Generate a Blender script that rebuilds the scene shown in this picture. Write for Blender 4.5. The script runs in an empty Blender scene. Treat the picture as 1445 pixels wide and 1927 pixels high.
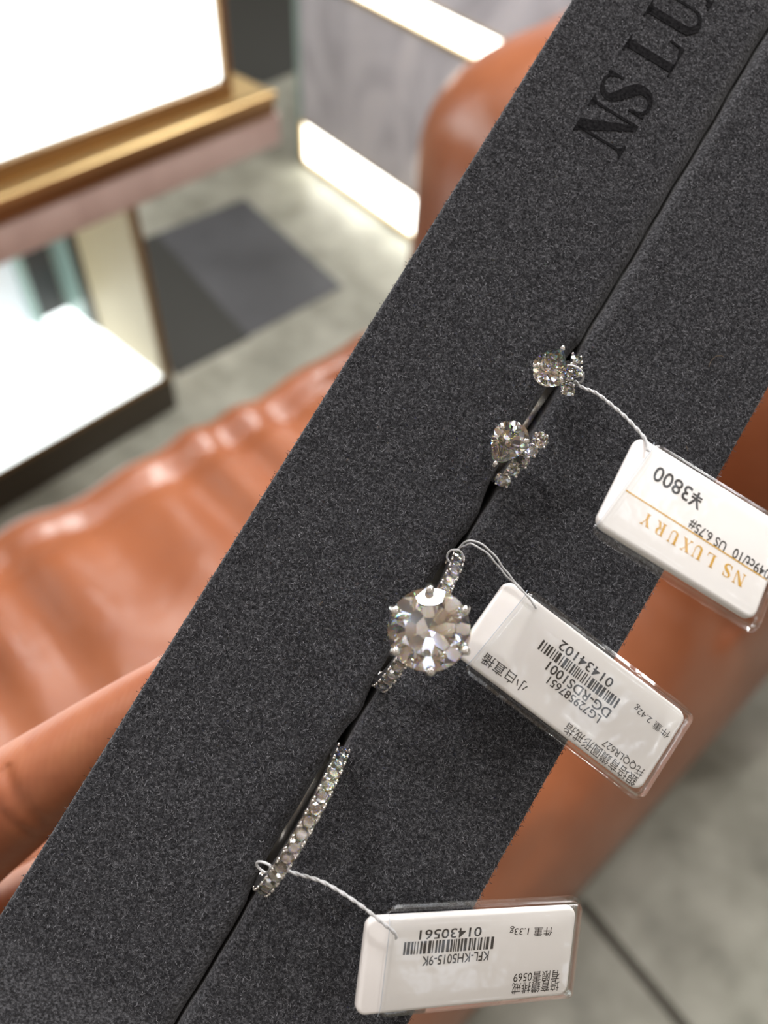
import bpy, bmesh, math, random
import numpy as np
from mathutils import Matrix, Vector

random.seed(7)
rng = np.random.default_rng(7)
S = bpy.context.scene
COL = S.collection
PI = math.pi
MM = 0.001

# ------------------------------------------------------------------ camera
# camera 1.2 m above the shop floor, tipped about 40 degrees from straight down
R = np.array([[0.9972136, -0.0745995, 0.0],
              [0.0574978, 0.7686060, -0.6371333],
              [0.0475298, 0.6353579, 0.7707537]])
CAM = Vector((0, 0, 1.2))
CAMM = Matrix([[*R[0], CAM.x], [*R[1], CAM.y], [*R[2], CAM.z], [0, 0, 0, 1]])
cd = bpy.data.cameras.new('camera')
cam = bpy.data.objects.new('camera', cd)
COL.objects.link(cam)
cam.matrix_world = CAMM
cd.sensor_fit = 'VERTICAL'
cd.sensor_height = 36.0
cd.lens = 1500.0 / 1927.0 * 36.0
cd.clip_start = 0.01
cd.clip_end = 50
cd.dof.use_dof = True
cd.dof.focus_distance = 0.0975
cd.dof.aperture_fstop = 15.0
S.camera = cam

# ------------------------------------------------------------------ colour management
S.view_settings.view_transform = 'Standard'
S.view_settings.look = 'None'
S.view_settings.gamma = 1
S.view_settings.use_curve_mapping = False
S.cycles.blur_glossy = 0.0
S.cycles.max_bounces = 20
S.cycles.transmission_bounces = 20
S.cycles.glossy_bounces = 8
S.cycles.transparent_max_bounces = 24
S.view_settings.exposure = 0.75

# ------------------------------------------------------------------ world: warm noise for the unseen shop, bright patches added for gem contrast
w = bpy.data.worlds.new('patchy_surround')
S.world = w
w.use_nodes = True
nt = w.node_tree
nt.nodes.clear()
tc = nt.nodes.new('ShaderNodeTexCoord')
no = nt.nodes.new('ShaderNodeTexNoise')
no.inputs['Scale'].default_value = 4.6
no.inputs['Detail'].default_value = 4
no.inputs['Roughness'].default_value = 0.55
cr = nt.nodes.new('ShaderNodeValToRGB')
el = cr.color_ramp.elements
el[0].position = 0.0; el[0].color = (0.05, 0.04, 0.032, 1)
el[1].position = 0.665; el[1].color = (5.5, 5.4, 5.3, 1)
for p, c in ((0.47, (0.04, 0.036, 0.034)), (0.48, (0.19, 0.13, 0.085)), (0.56, (0.27, 0.195, 0.13)), (0.565, (0.42, 0.35, 0.28)), (0.612, (0.46, 0.41, 0.36)), (0.618, (1.3, 1.35, 1.45)), (0.655, (1.3, 1.35, 1.45))):
    e = el.new(p); e.color = (*c, 1)
bg = nt.nodes.new('ShaderNodeBackground')
bg.inputs['Strength'].default_value = 0.8
wo = nt.nodes.new('ShaderNodeOutputWorld')
nt.links.new(tc.outputs['Generated'], no.inputs['Vector'])
nt.links.new(no.outputs['Fac'], cr.inputs['Fac'])
nt.links.new(cr.outputs['Color'], bg.inputs['Color'])
nt.links.new(bg.outputs['Background'], wo.inputs['Surface'])

# ------------------------------------------------------------------ ceiling lights and an added glare panel
def area(name, loc, size, energy, col=(1, 0.96, 0.91), target=(0.1, 0.3, 1.0), shape='DISK', sy=None):
    l = bpy.data.lights.new(name, 'AREA')
    l.shape = shape
    l.size = size
    if sy: l.size_y = sy
    l.energy = energy
    l.color = col
    o = bpy.data.objects.new(name, l)
    COL.objects.link(o)
    o.location = loc
    d = Vector(target) - Vector(loc)
    o.rotation_euler = d.to_track_quat('-Z', 'Y').to_euler()
    return o
area('ceiling_panel_light', (0.8, 2.3, 2.75), 1.3, 52, (1, .975, .95), shape='RECTANGLE', sy=0.7)
area('ceiling_spot_light', (0.75, 0.9, 2.7), 0.09, 7, (1, .97, .93))
area('ceiling_spot_light', (-0.7, 1.9, 2.7), 0.09, 6, (1, .98, .95))
area('ceiling_spot_light', (-0.9, 0.2, 2.7), 0.09, 5, (1, .95, .9))
area('ceiling_spot_light', (0.1, 2.4, 2.7), 0.09, 6, (.93, .96, 1))
area('ceiling_spot_light', (1.3, 1.9, 2.7), 0.09, 6, (1, .97, .93))
area('ceiling_spot_light', (1.5, -0.5, 2.7), 0.12, 3, (1, .98, .95), (.8, 0, 0))
area('added_glare_panel', (3.4, 4.6, 2.0), 2.2, 80, (1, .98, .97), (0, 0, 1.0), 'RECTANGLE', .6)  # added unseen panel, gives glare on the sleeves, gem and leather
area('ceiling_strip_light', (-0.1, 1.0, 2.72), 1.6, 9, (1, .93, .97), shape='RECTANGLE', sy=0.05)

# ------------------------------------------------------------------ helpers
def link(o):
    COL.objects.link(o); return o
def tag(o, label=None, cat=None, group=None, kind=None):
    if label: o['label'] = label
    if cat: o['category'] = cat
    if group: o['group'] = group
    if kind: o['kind'] = kind
    return o
def empty(name, mat, label, cat, group=None):
    o = bpy.data.objects.new(name, None)
    o.empty_display_size = 0.01
    link(o); o.matrix_world = mat
    return tag(o, label, cat, group)
def setparent(o, p):
    o.parent = p
    return o
def mesh_obj(name, verts, faces, m, parent=None, smooth=False, scale=MM):
    me = bpy.data.meshes.new(name)
    me.from_pydata([(a[0] * scale, a[1] * scale, a[2] * scale) for a in verts], [], faces)
    me.materials.append(m)
    if smooth:
        me.polygons.foreach_set('use_smooth', [True] * len(me.polygons))
    me.update()
    o = bpy.data.objects.new(name, me)
    link(o)
    if parent: o.parent = parent
    return o
def bm_obj(name, bm, m, parent=None, smooth=False, scale=None, angle=None):
    if scale: bmesh.ops.scale(bm, vec=(scale,) * 3, verts=bm.verts)
    bmesh.ops.recalc_face_normals(bm, faces=bm.faces)
    me = bpy.data.meshes.new(name)
    bm.to_mesh(me); bm.free()
    me.materials.append(m)
    if smooth:
        me.polygons.foreach_set('use_smooth', [True] * len(me.polygons))
        if angle: me.set_sharp_from_angle(angle=angle)
    o = bpy.data.objects.new(name, me)
    link(o)
    if parent: o.parent = parent
    return o
def add_box(bm, x0, x1, y0, y1, z0, z1, M=None):
    vs = [bm.verts.new((x, y, z)) for x in (x0, x1) for y in (y0, y1) for z in (z0, z1)]
    for f in ((0, 1, 3, 2), (4, 6, 7, 5), (0, 4, 5, 1), (2, 3, 7, 6), (0, 2, 6, 4), (1, 5, 7, 3)):
        bm.faces.new([vs[i] for i in f])
    if M is not None: bmesh.ops.transform(bm, matrix=M, verts=vs)
    return vs
def add_tube(bm, pts, rad, seg=10, cap=True):
    """tube along 3-D points, rad is a number or a list"""
    pts = [Vector(p) for p in pts]
    n = len(pts)
    rs = rad if isinstance(rad, (list, tuple)) else [rad] * n
    rings = []
    t0 = (pts[1] - pts[0]).normalized()
    up = Vector((0, 0, 1)) if abs(t0.z) < 0.9 else Vector((1, 0, 0))
    a = t0.cross(up).normalized()
    for i, p in enumerate(pts):
        t = (pts[min(i + 1, n - 1)] - pts[max(i - 1, 0)]).normalized()
        a = (a - t * a.dot(t)).normalized()
        b = t.cross(a)
        rings.append([bm.verts.new(p + (a * math.cos(2 * PI * k / seg) + b * math.sin(2 * PI * k / seg)) * rs[i]) for k in range(seg)])
    for i in range(n - 1):
        for k in range(seg):
            bm.faces.new((rings[i][k], rings[i][(k + 1) % seg], rings[i + 1][(k + 1) % seg], rings[i + 1][k]))
    if cap:
        bm.faces.new(rings[0][::-1]); bm.faces.new(rings[-1])
def add_ball(bm, c, r, sub=2, sc=(1, 1, 1)):
    ret = bmesh.ops.create_icosphere(bm, subdivisions=sub, radius=r)
    bmesh.ops.scale(bm, vec=sc, verts=ret['verts'])
    bmesh.ops.translate(bm, vec=c, verts=ret['verts'])
def spline(pts, n=12):
    P = [Vector(p) for p in pts]
    P = [P[0] * 2 - P[1]] + P + [P[-1] * 2 - P[-2]]
    out = []
    for i in range(1, len(P) - 2):
        for k in range(n):
            t = k / n
            a, b, c, d = P[i - 1:i + 3]
            out.append(0.5 * ((2 * b) + (c - a) * t + (2 * a - 5 * b + 4 * c - d) * t * t + (3 * b - a - 3 * c + d) * t ** 3))
    out.append(P[-2])
    return out

# ------------------------------------------------------------------ materials
def mat(name, col, rough=0.5, metal=0.0, **kw):
    m = bpy.data.materials.new(name)
    m.use_nodes = True
    b = m.node_tree.nodes['Principled BSDF']
    b.inputs['Base Color'].default_value = (*col, 1)
    b.inputs['Roughness'].default_value = rough
    b.inputs['Metallic'].default_value = metal
    for k, v in kw.items():
        b.inputs[k.replace('_', ' ')].default_value = v
    return m
def nodes(m): return m.node_tree.nodes, m.node_tree.links, m.node_tree.nodes['Principled BSDF']
def noise_col(m, stops, scale, detail=4, rough=0.6, vec_scale=(1, 1, 1), distortion=0):
    N, L, b = nodes(m)
    t = N.new('ShaderNodeTexCoord'); mp = N.new('ShaderNodeMapping')
    mp.inputs['Scale'].default_value = vec_scale
    n = N.new('ShaderNodeTexNoise')
    n.inputs['Scale'].default_value = scale; n.inputs['Detail'].default_value = detail
    n.inputs['Roughness'].default_value = rough; n.inputs['Distortion'].default_value = distortion
    r = N.new('ShaderNodeValToRGB')
    e = r.color_ramp.elements
    e[0].position = stops[0][0]; e[0].color = (*stops[0][1], 1)
    e[1].position = stops[-1][0]; e[1].color = (*stops[-1][1], 1)
    for p, c in stops[1:-1]:
        q = e.new(p); q.color = (*c, 1)
    L.new(t.outputs['Object'], mp.inputs['Vector']); L.new(mp.outputs['Vector'], n.inputs['Vector'])
    L.new(n.outputs['Fac'], r.inputs['Fac']); L.new(r.outputs['Color'], b.inputs['Base Color'])
    return n, mp
def bump(m, scale, strength, dist, detail=3, tex='noise', vec_scale=(1, 1, 1)):
    N, L, b = nodes(m)
    t = N.new('ShaderNodeTexCoord'); mp = N.new('ShaderNodeMapping')
    mp.inputs['Scale'].default_value = vec_scale
    n = N.new('ShaderNodeTexNoise'); n.inputs['Scale'].default_value = scale; n.inputs['Detail'].default_value = detail
    bp = N.new('ShaderNodeBump'); bp.inputs['Strength'].default_value = strength; bp.inputs['Distance'].default_value = dist
    L.new(t.outputs['Object'], mp.inputs['Vector']); L.new(mp.outputs['Vector'], n.inputs['Vector'])
    L.new(n.outputs['Fac'], bp.inputs['Height']); L.new(bp.outputs['Normal'], b.inputs['Normal'])
    return bp
def emit(name, col, s):
    m = bpy.data.materials.new(name); m.use_nodes = True
    N = m.node_tree.nodes; N.clear()
    e = N.new('ShaderNodeEmission'); e.inputs['Color'].default_value = (*col, 1); e.inputs['Strength'].default_value = s
    o = N.new('ShaderNodeOutputMaterial'); m.node_tree.links.new(e.outputs[0], o.inputs[0])
    return m

M_suede = mat('grey_suede', (.05, .05, .053), 1.0)
noise_col(M_suede, [(.36, (.012, .0125, .0145)), (.5, (.043, .0445, .050)), (.66, (.12, .124, .136))], 3300, 3, .7)
bump(M_suede, 2600, 0.9, 0.00018, 3)
M_suede.node_tree.nodes['Principled BSDF'].inputs['Sheen Weight'].default_value = 0.15
M_suede.node_tree.nodes['Principled BSDF'].inputs['Specular IOR Level'].default_value = 0.1
M_ink_suede = mat('black_foil', (.006, .006, .007), .9, Specular_IOR_Level=.08)
noise_col(M_ink_suede, [(.35, (.003, .003, .004)), (.7, (.018, .018, .02))], 2600, 3)
bump(M_ink_suede, 2600, .6, .0001)
# nap fibres with a random shade each
M_nap = mat('suede_nap', (.06, .06, .064), 1.0)
N, L, b = nodes(M_nap)
at_ = N.new('ShaderNodeAttribute'); at_.attribute_name = 'shade'
r_ = N.new('ShaderNodeValToRGB')
r_.color_ramp.elements[0].color = (.012, .012, .014, 1)
r_.color_ramp.elements[1].color = (.23, .235, .255, 1)
e_ = r_.color_ramp.elements.new(.72); e_.color = (.055, .057, .064, 1)
L.new(at_.outputs['Fac'], r_.inputs['Fac']); L.new(r_.outputs['Color'], b.inputs['Base Color'])
b.inputs['Specular IOR Level'].default_value = 0.1

M_white_gold = mat('white_gold', (.80, .78, .75), .16, 1.0)
M_card = mat('white_plastic_card', (.84, .82, .80), .35)
M_ink = mat('black_print', (.012, .011, .012), .5)
M_foil = mat('gold_foil', (.78, .46, .09), .35, .6)
M_thread = mat('white_thread', (.52, .53, .54), .8)
M_skin = mat('skin', (.60, .27, .16), .48)
_b = M_skin.node_tree.nodes['Principled BSDF']
_b.inputs['Subsurface Weight'].default_value = .15
_b.inputs['Subsurface Radius'].default_value = (1, .35, .2)
_b.inputs['Subsurface Scale'].default_value = .003
noise_col(M_skin, [(.3, (.30, .088, .036)), (.55, (.37, .128, .055)), (.75, (.42, .17, .075))], 70, 4)
M_nail = mat('fingernail', (.60, .36, .28), .25)
M_leather = mat('tan_leather', (.50, .135, .045), .3)
noise_col(M_leather, [(.3, (.235, .072, .028)), (.7, (.32, .108, .046))], 7, 4)
bump(M_leather, 26, .35, .006, 3)
M_gold_metal = mat('brushed_gold', (.55, .40, .19), .35, .9)
M_bronze = mat('bronze_metal', (.24, .145, .065), .38, .75)
M_dark_plinth = mat('dark_bronze_plinth', (.035, .026, .014), .5)
M_pink_marble = mat('pink_marble', (.62, .47, .42), .3)
noise_col(M_pink_marble, [(.3, (.40, .31, .285)), (.5, (.52, .42, .385)), (.7, (.58, .48, .45))], 9, 5, vec_scale=(1, 1, .25), distortion=.8)
M_grey_marble = mat('white_veined_marble', (.62, .60, .63), .3)
noise_col(M_grey_marble, [(.32, (.36, .35, .38)), (.5, (.56, .55, .59)), (.66, (.66, .64, .67))], 3.5, 5, vec_scale=(1, 1, .7), distortion=2.2)
M_cream = mat('cream_panel', (.50, .41, .25), .45)
M_floor = mat('stone_floor', (.33, .32, .27), .45)
noise_col(M_floor, [(.32, (.17, .172, .14)), (.48, (.255, .26, .215)), (.62, (.32, .325, .275)), (.75, (.40, .40, .345))], 9, 7, .62)
M_slate = mat('dark_slate_tile', (.10, .105, .115), .6)
noise_col(M_slate, [(.3, (.045, .048, .053)), (.7, (.08, .085, .094))], 4, 4)
M_slate_dark = mat('charcoal_tile', (.026, .028, .025), .65)
M_grout = mat('dark_joint', (.05, .047, .035), .8)
M_white = mat('white_display_board', (.85, .87, .92), .5)
M_wall = mat('painted_wall', (.6, .57, .53), .8)
M_led = emit('led_strip', (1.0, .97, .88), 4.5)
M_glow_board = emit('glowing_white_board', (.94, .97, 1.0), 3.2)  # lamp light on the white showcase boards, put in as emission
M_lightbox_low = emit('light_box_base', (.96, .98, 1.0), 1.9)
M_aqua = mat('aqua_glass_edge', (.30, .42, .38), .2)
M_black = mat('black_tray', (.02, .02, .018), .5)

def glassmix(name, ior, k=1.0, tint=(1, 1, 1), rough=.02, bumps=0.0):
    """thin clear plastic film: light goes straight through, fresnel reflection on top"""
    m = bpy.data.materials.new(name); m.use_nodes = True
    N = m.node_tree.nodes; L = m.node_tree.links; N.clear()
    tr = N.new('ShaderNodeBsdfTransparent'); tr.inputs[0].default_value = (*tint, 1)
    gl = N.new('ShaderNodeBsdfGlossy'); gl.inputs['Roughness'].default_value = rough
    fr = N.new('ShaderNodeFresnel')
    ge = N.new('ShaderNodeNewGeometry'); mr = N.new('ShaderNodeMapRange')
    mr.inputs['To Min'].default_value = ior; mr.inputs['To Max'].default_value = 1 / ior
    L.new(ge.outputs['Backfacing'], mr.inputs['Value']); L.new(mr.outputs['Result'], fr.inputs['IOR'])
    mx = N.new('ShaderNodeMixShader'); o = N.new('ShaderNodeOutputMaterial')
    ml = N.new('ShaderNodeMath'); ml.operation = 'MULTIPLY'; ml.inputs[1].default_value = k; ml.use_clamp = True
    L.new(fr.outputs[0], ml.inputs[0]); L.new(ml.outputs[0], mx.inputs[0])
    L.new(tr.outputs[0], mx.inputs[1]); L.new(gl.outputs[0], mx.inputs[2]); L.new(mx.outputs[0], o.inputs[0])
    if bumps:
        t = N.new('ShaderNodeTexCoord'); n = N.new('ShaderNodeTexNoise'); n.inputs['Scale'].default_value = 260
        n.inputs['Detail'].default_value = 2
        bp = N.new('ShaderNodeBump'); bp.inputs['Strength'].default_value = bumps; bp.inputs['Distance'].default_value = .0004
        L.new(t.outputs['Object'], n.inputs['Vector']); L.new(n.outputs['Fac'], bp.inputs['Height'])
        L.new(bp.outputs[0], gl.inputs['Normal']); L.new(bp.outputs[0], fr.inputs['Normal'])
    return m
M_sleeve = glassmix('clear_plastic_sleeve', 1.5, 1.2, (.985, .99, .99), .05, .2)
M_pane = glassmix('showcase_glass', 1.45, .8, (.96, .985, .97), .02)

# cut stones: dispersion from three glass lobes of rising index
M_gem = bpy.data.materials.new('diamond'); M_gem.use_nodes = True
N = M_gem.node_tree.nodes; L = M_gem.node_tree.links; N.clear()
gs = []
for c, i in (((.70, .86, .70), 2.42), ((.28, .10, 0), 2.40), ((0, .02, .30), 2.45)):
    g = N.new('ShaderNodeBsdfGlass'); g.inputs['Color'].default_value = (*c, 1); g.inputs['IOR'].default_value = i
    g.inputs['Roughness'].default_value = 0
    gs.append(g)
a1 = N.new('ShaderNodeAddShader'); a2 = N.new('ShaderNodeAddShader'); oo = N.new('ShaderNodeOutputMaterial')
L.new(gs[0].outputs[0], a1.inputs[0]); L.new(gs[1].outputs[0], a1.inputs[1])
L.new(a1.outputs[0], a2.inputs[0]); L.new(gs[2].outputs[0], a2.inputs[1]); L.new(a2.outputs[0], oo.inputs[0])

# ================================================================== ROOM
def struct(o): o['kind'] = 'structure'; return o
def box_obj(name, x0, x1, y0, y1, z0, z1, m, parent=None, M=None, bev=0):
    bm = bmesh.new(); add_box(bm, x0, x1, y0, y1, z0, z1, M)
    if bev: bmesh.ops.bevel(bm, geom=bm.edges[:] , offset=bev, segments=3, affect='EDGES', profile=.5)
    return bm_obj(name, bm, m, parent, smooth=bool(bev), angle=.6)
struct(box_obj('floor', -4, 4, -2, 6, -.05, 0, M_floor))
struct(box_obj('wall_back', -4, 4, 6, 6.1, 0, 3, M_wall))
def poly_slab(name, pts, z0, z1, m):
    bm = bmesh.new()
    a = [bm.verts.new((x, y, z0)) for x, y in pts]; c = [bm.verts.new((x, y, z1)) for x, y in pts]
    n = len(pts)
    bm.faces.new(a[::-1]); bm.faces.new(c)
    for i in range(n): bm.faces.new((a[i], a[(i + 1) % n], c[(i + 1) % n], c[i]))
    return struct(bm_obj(name, bm, m))
# dark stone inlays in the floor
poly_slab('trim_1', [(-.80, 1.75), (-.462, 2.103), (-.147, 1.72), (-.485, 1.34)], 0, .002, M_slate)
poly_slab('trim_2', [(-.80, 1.75), (-.66, 1.89), (-.345, 1.49), (-.485, 1.34)], 0, .0025, M_slate_dark)
poly_slab('trim_3', [(-1.4, 3.2), (-.70, 4.2), (-.05, 3.5), (-.52, 2.85)], 0, .002, M_slate_dark)
poly_slab('trim_4', [(.310, .305), (.322, .313), (.52, .082), (.508, .074)], 0, .001, M_grout)

# ================================================================== SHOWCASE COUNTER on the left
E1 = Vector((.632, .775, 0)).normalized(); NB = Vector((-.775, .632, 0)).normalized()   # along, and away from camera
def frame_at(x, y, z=0, a=E1, bdir=NB):
    return Matrix([[a.x, bdir.x, 0, x], [a.y, bdir.y, 0, y], [0, 0, 1, z], [0, 0, 0, 1]])
sc = empty('showcase_counter', frame_at(-.202, 1.223),
           'gold framed lit showcase on a pink marble counter with a glowing lower cabinet', 'display case')
def cb(name, *a, m=None, bev=0, parent=None): return box_obj(name, *a, m, parent or sc, bev=bev)
cb('marble_top', -1.5, 0, 0, .62, .60, .648, m=M_pink_marble, bev=.002)
# gold plinth with its light front lip
pl = cb('gold_plinth', -1.5, -.01, -.002, .60, .649, .672, m=M_bronze, bev=.002)
cb('plinth_lip', -1.5, -.01, -.008, .012, .672, .684, m=M_gold_metal, bev=.003)
cb('plinth_top', -1.5, -.012, .012, .60, .672, .681, m=M_gold_metal, bev=.001)
# upper showcase: posts, bottom rail, glass, white boards that glow in place of lamps
cb('bottom_rail', -1.5, -.067, .022, .036, .681, .706, m=M_bronze, bev=.002)
cb('corner_post', -.079, -.067, .022, .036, .706, 1.02, m=M_bronze, bev=.001)
cb('corner_post', -.079, -.067, .50, .514, .681, 1.02, m=M_bronze, bev=.001)
cb('top_rail', -1.5, -.067, .022, .036, 1.02, 1.035, m=M_bronze)
cb('display_board', -1.5, -.081, .038, .50, .690, .700, m=M_glow_board)
cb('back_board', -1.5, -.081, .49, .50, .70, 1.02, m=M_glow_board)
cb('glass_pane', -1.5, -.079, .027, .030, .706, 1.02, m=M_pane)
cb('side_board', -.078, -.070, .036, .50, .70, 1.02, m=M_glow_board)
# lower cabinet, inset under the marble
sx = -.459 + .202; sy = 1.243 - 1.223
cx0 = sx * E1.x + sy * E1.y; cy0 = sx * NB.x + sy * NB.y
cb('plinth', cx0 - 1.2, cx0, cy0, cy0 + .36, 0, .085, m=M_dark_plinth, bev=.002)
cb('light_panel', cx0 - 1.2, cx0 - .022, cy0 + .008, cy0 + .33, .085, .096, m=M_lightbox_low)
cb('side_panel', cx0 - .02, cx0 - .008, cy0 + .004, cy0 + .35, .085, .60, m=M_cream)
cb('edge_trim', cx0 - .008, cx0, cy0, cy0 + .36, .085, .60, m=M_bronze, bev=.001)
cb('bottom_trim', cx0 - 1.2, cx0 - .008, cy0, cy0 + .006, .080, .092, m=M_bronze, bev=.001)
cb('glass_door', cx0 - 1.2, cx0 - .02, cy0 + .001, cy0 + .004, .09, .60, m=M_pane)
cb('back_glass', cx0 - 1.2, cx0 - .02, cy0 + .352, cy0 + .356, .09, .60, m=M_pane)
cb('side_slat', cx0 - .024, cx0 - .02, cy0 + .215, cy0 + .25, .096, .60, m=M_dark_plinth)
cb('side_glass', cx0 - .026, cx0 - .02, cy0 + .25, cy0 + .335, .096, .60, m=M_aqua)
cb('back_panel', cx0 - .100, cx0 - .03, cy0 + .33, cy0 + .34, .096, .33, m=M_black)
cb('back_panel', cx0 - .55, cx0 - .112, cy0 + .33, cy0 + .34, .096, .60, m=M_white)
cb('glass_divider', cx0 - .112, cx0 - .100, cy0 + .30, cy0 + .34, .096, .60, m=M_aqua)
cb('back_rail', cx0 - .100, cx0 - .03, cy0 + .33, cy0 + .34, .33, .60, m=mat('grey_rail', (.35, .35, .34), .5))

# small things lying in the upper showcase
def showcase_local(x, y, z): return sc.matrix_world @ Matrix.Translation((x, y, z))
for i, (x, y, lx, ly, m, lb) in enumerate((
        (-.40, .215, .05, .008, mat('grey_tray', (.28, .28, .30), .5), 'narrow grey ring tray lying on the glowing white showcase board'),
        (-.275, .145, .06, .007, mat('pale_aqua_tray', (.60, .78, .76), .5), 'pale aqua strip lying on the glowing white showcase board'),
        (-.24, .29, .012, .004, mat('blue_grey_clip', (.40, .50, .60), .5), 'tiny blue grey clip lying on the glowing white showcase board'))):
    bm = bmesh.new()
    add_box(bm, -lx / 2, lx / 2, -ly / 2, ly / 2, 0, .004)
    bmesh.ops.bevel(bm, geom=bm.edges[:], offset=.0012, segments=2, affect='EDGES')
    o = bm_obj(('ring_tray', 'display_strip', 'display_clip')[i], bm, m)
    o.matrix_world = showcase_local(x, y, .7002)
    tag(o, lb, ('tray', 'strip', 'clip')[i])

# ================================================================== SECOND CABINET behind
A2 = Vector((.671, -.741, 0)).normalized(); B2 = Vector((.741, .671, 0)).normalized()
k2 = empty('display_cabinet', frame_at(-.324, 2.341, 0, A2, B2),
           'white veined marble cabinet with gold edged light strips, behind the leather sofa', 'cabinet')
def c2(name, *a, m=None, bev=0): return box_obj(name, *a, m, k2, bev=bev)
c2('body', 0, 1.06, .02, .5, .0, 1.1, m=M_grey_marble)
c2('marble_panel', .006, 1.06, 0, .02, .128, .500, m=M_grey_marble)
c2('marble_panel', .006, 1.06, 0, .02, .572, 1.1, m=M_grey_marble)
c2('light_strip', .010, 1.05, .004, .02, .014, .122, m=M_led)
c2('light_strip', .010, 1.05, .004, .02, .512, .566, m=M_led)
c2('gold_trim', 0, 1.06, -.006, .02, 0, .014, m=M_gold_metal, bev=.002)
c2('gold_trim', 0, 1.06, -.004, .02, .122, .128, m=M_gold_metal, bev=.001)
c2('gold_trim', 0, 1.06, -.006, .02, .500, .512, m=M_gold_metal, bev=.002)
c2('gold_trim', 0, 1.06, -.004, .02, .566, .572, m=M_gold_metal, bev=.001)
c2('gold_trim', 0, .010, -.006, .02, .014, .122, m=M_gold_metal, bev=.002)
c2('side_panel', -.022, 0, .0, .5, 0, 1.1, m=M_aqua)

# ================================================================== LEATHER SOFA
SD = Vector((.70, .714, 0)).normalized(); TD = Vector((-.714, .70, 0)).normalized()
sofa = empty('leather_sofa', frame_at(0, 0, 0, SD, TD),
             'glossy tan leather sofa with puckered seams and a rounded back, under the held display pad', 'sofa')
def superbox(name, c, h, e, m, parent, nu=96, nv=64, disp=None):
    """superellipsoid cushion: centre c, half sizes h, exponents e"""
    V, F = [], []
    sg = lambda v, p: math.copysign(abs(v) ** p, v)
    for j in range(nv + 1):
        ph = -PI / 2 + PI * j / nv
        for i in range(nu):
            th = 2 * PI * i / nu
            cx_, sx_ = math.cos(ph), math.sin(ph)
            p = [sg(cx_, e[1]) * sg(math.cos(th), e[0]), sg(cx_, e[1]) * sg(math.sin(th), e[0]), sg(sx_, e[1])]
            q = [c[k] + h[k] * p[k] for k in range(3)]
            if disp: q = disp(q)
            V.append(q)
    for j in range(nv):
        for i in range(nu):
            a, b_ = j * nu + i, j * nu + (i + 1) % nu
            F.append((a, b_, b_ + nu, a + nu))
    return mesh_obj(name, V, F, m, parent, smooth=True, scale=1)
def pucker(q):
    x, y, z = q
    if z > .36:
        # gathers running in from the stitched far edge
        g = math.exp(-((y - .60) / .16) ** 2)
        z += .007 * g * math.sin(x * 62 + 1.2 * math.sin(x * 17)) - .010 * math.exp(-((y - .655) / .02) ** 2)
        g2 = math.exp(-((y - .12) / .12) ** 2)
        z += .006 * g2 * math.sin(x * 40 + 2)
        z += .006 * math.sin(y * 14 + x * 5)
        z += .004 * math.sin(x * 23 + y * 9) 
    return [x, y, z]
def cushion(name, x0, x1, y0, y1, z0, z1, r, m, parent, disp=None, step=.006, cr=.04, rnear=None):
    """boxy cushion: rounded profile across y, swept along x"""
    prof = []
    def arc(cy, cz, a0, a1, n=10):
        for k in range(n + 1):
            a = a0 + (a1 - a0) * k / n
            prof.append((cy + r * math.cos(a), cz + r * math.sin(a)))
    n = int((y1 - y0 - 2 * r) / step)
    arc(y0 + r, z0 + r, PI * 1.5, PI, 8)
    rn = rnear or r
    for k in range(25):
        a = PI - PI / 2 * k / 24
        prof.append((y0 + rn + rn * math.cos(a), z1 - (z1 - z0) * .85 * (1 - math.sin(a)) if rnear else z1 - r + r * math.sin(a)))
    for k in range(1, n): prof.append((y0 + rn + (y1 - y0 - rn - r) * k / n, z1))
    arc(y1 - r, z1 - r, PI / 2, 0, 14)
    arc(y1 - r, z0 + r, 0, -PI / 2, 8)
    nx = int((x1 - x0) / step)
    V, F = [], []
    mth = (y0 + y1) / 2, (z0 + z1) / 2
    for i in range(nx + 1):
        x = x0 + (x1 - x0) * i / nx
        d = min(x - x0, x1 - x)
        s = cr - math.sqrt(max(0, cr * cr - max(0, cr - d) ** 2)) if d < cr else 0
        for (py, pz) in prof:
            yy = py + (mth[0] - py) * s / (y1 - y0) * 2
            zz = pz + (mth[1] - pz) * s / (z1 - z0) * 2
            q = [x, yy, zz]
            V.append(disp(q) if disp else q)
    k = len(prof)
    for i in range(nx):
        for j in range(k):
            F.append((i * k + j, i * k + (j + 1) % k, (i + 1) * k + (j + 1) % k, (i + 1) * k + j))
    F.append(tuple(range(k))); F.append(tuple(nx * k + j for j in range(k))[::-1])
    return mesh_obj(name, V, F, m, parent, smooth=True, scale=1)
cushion('seat_cushion', -.75, 1.12, .0, .725, .08, .452, .045, M_leather, sofa, pucker, rnear=.20)
cushion('base', -.70, 1.07, .06, .66, .05, .10, .02, M_leather, sofa, None, .03)
for x in (-.66, 1.02):
    for y in (.12, .60):
        bm = bmesh.new(); add_tube(bm, [(x, y, 0), (x, y, .055)], [.015, .022], 16)
        bm_obj('leg', bm, M_dark_plinth, sofa, smooth=True, angle=.6)
# stitched seam across the seat
pts = [(-.015 + .01 * math.sin(k), .70 - k * .02, 0) for k in range(0, 30)]
bm = bmesh.new()
add_tube(bm, [pucker([p[0] - .04, p[1], .4525]) for p in pts], .0022, 8)
bm_obj('seam', bm, M_leather, sofa, smooth=True)
def backdent(q):
    x, y, z = q
    z += .012 * math.sin(y * 11 + 1) + .006 * math.sin(x * 20 + y * 6)
    x += .012 * math.sin(z * 16 + y * 7)
    return [x, y, z]
superbox('backrest', (1.03, .40, .52), (.31, .44, .325), (.62, .62), M_leather, sofa, disp=backdent)

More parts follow.
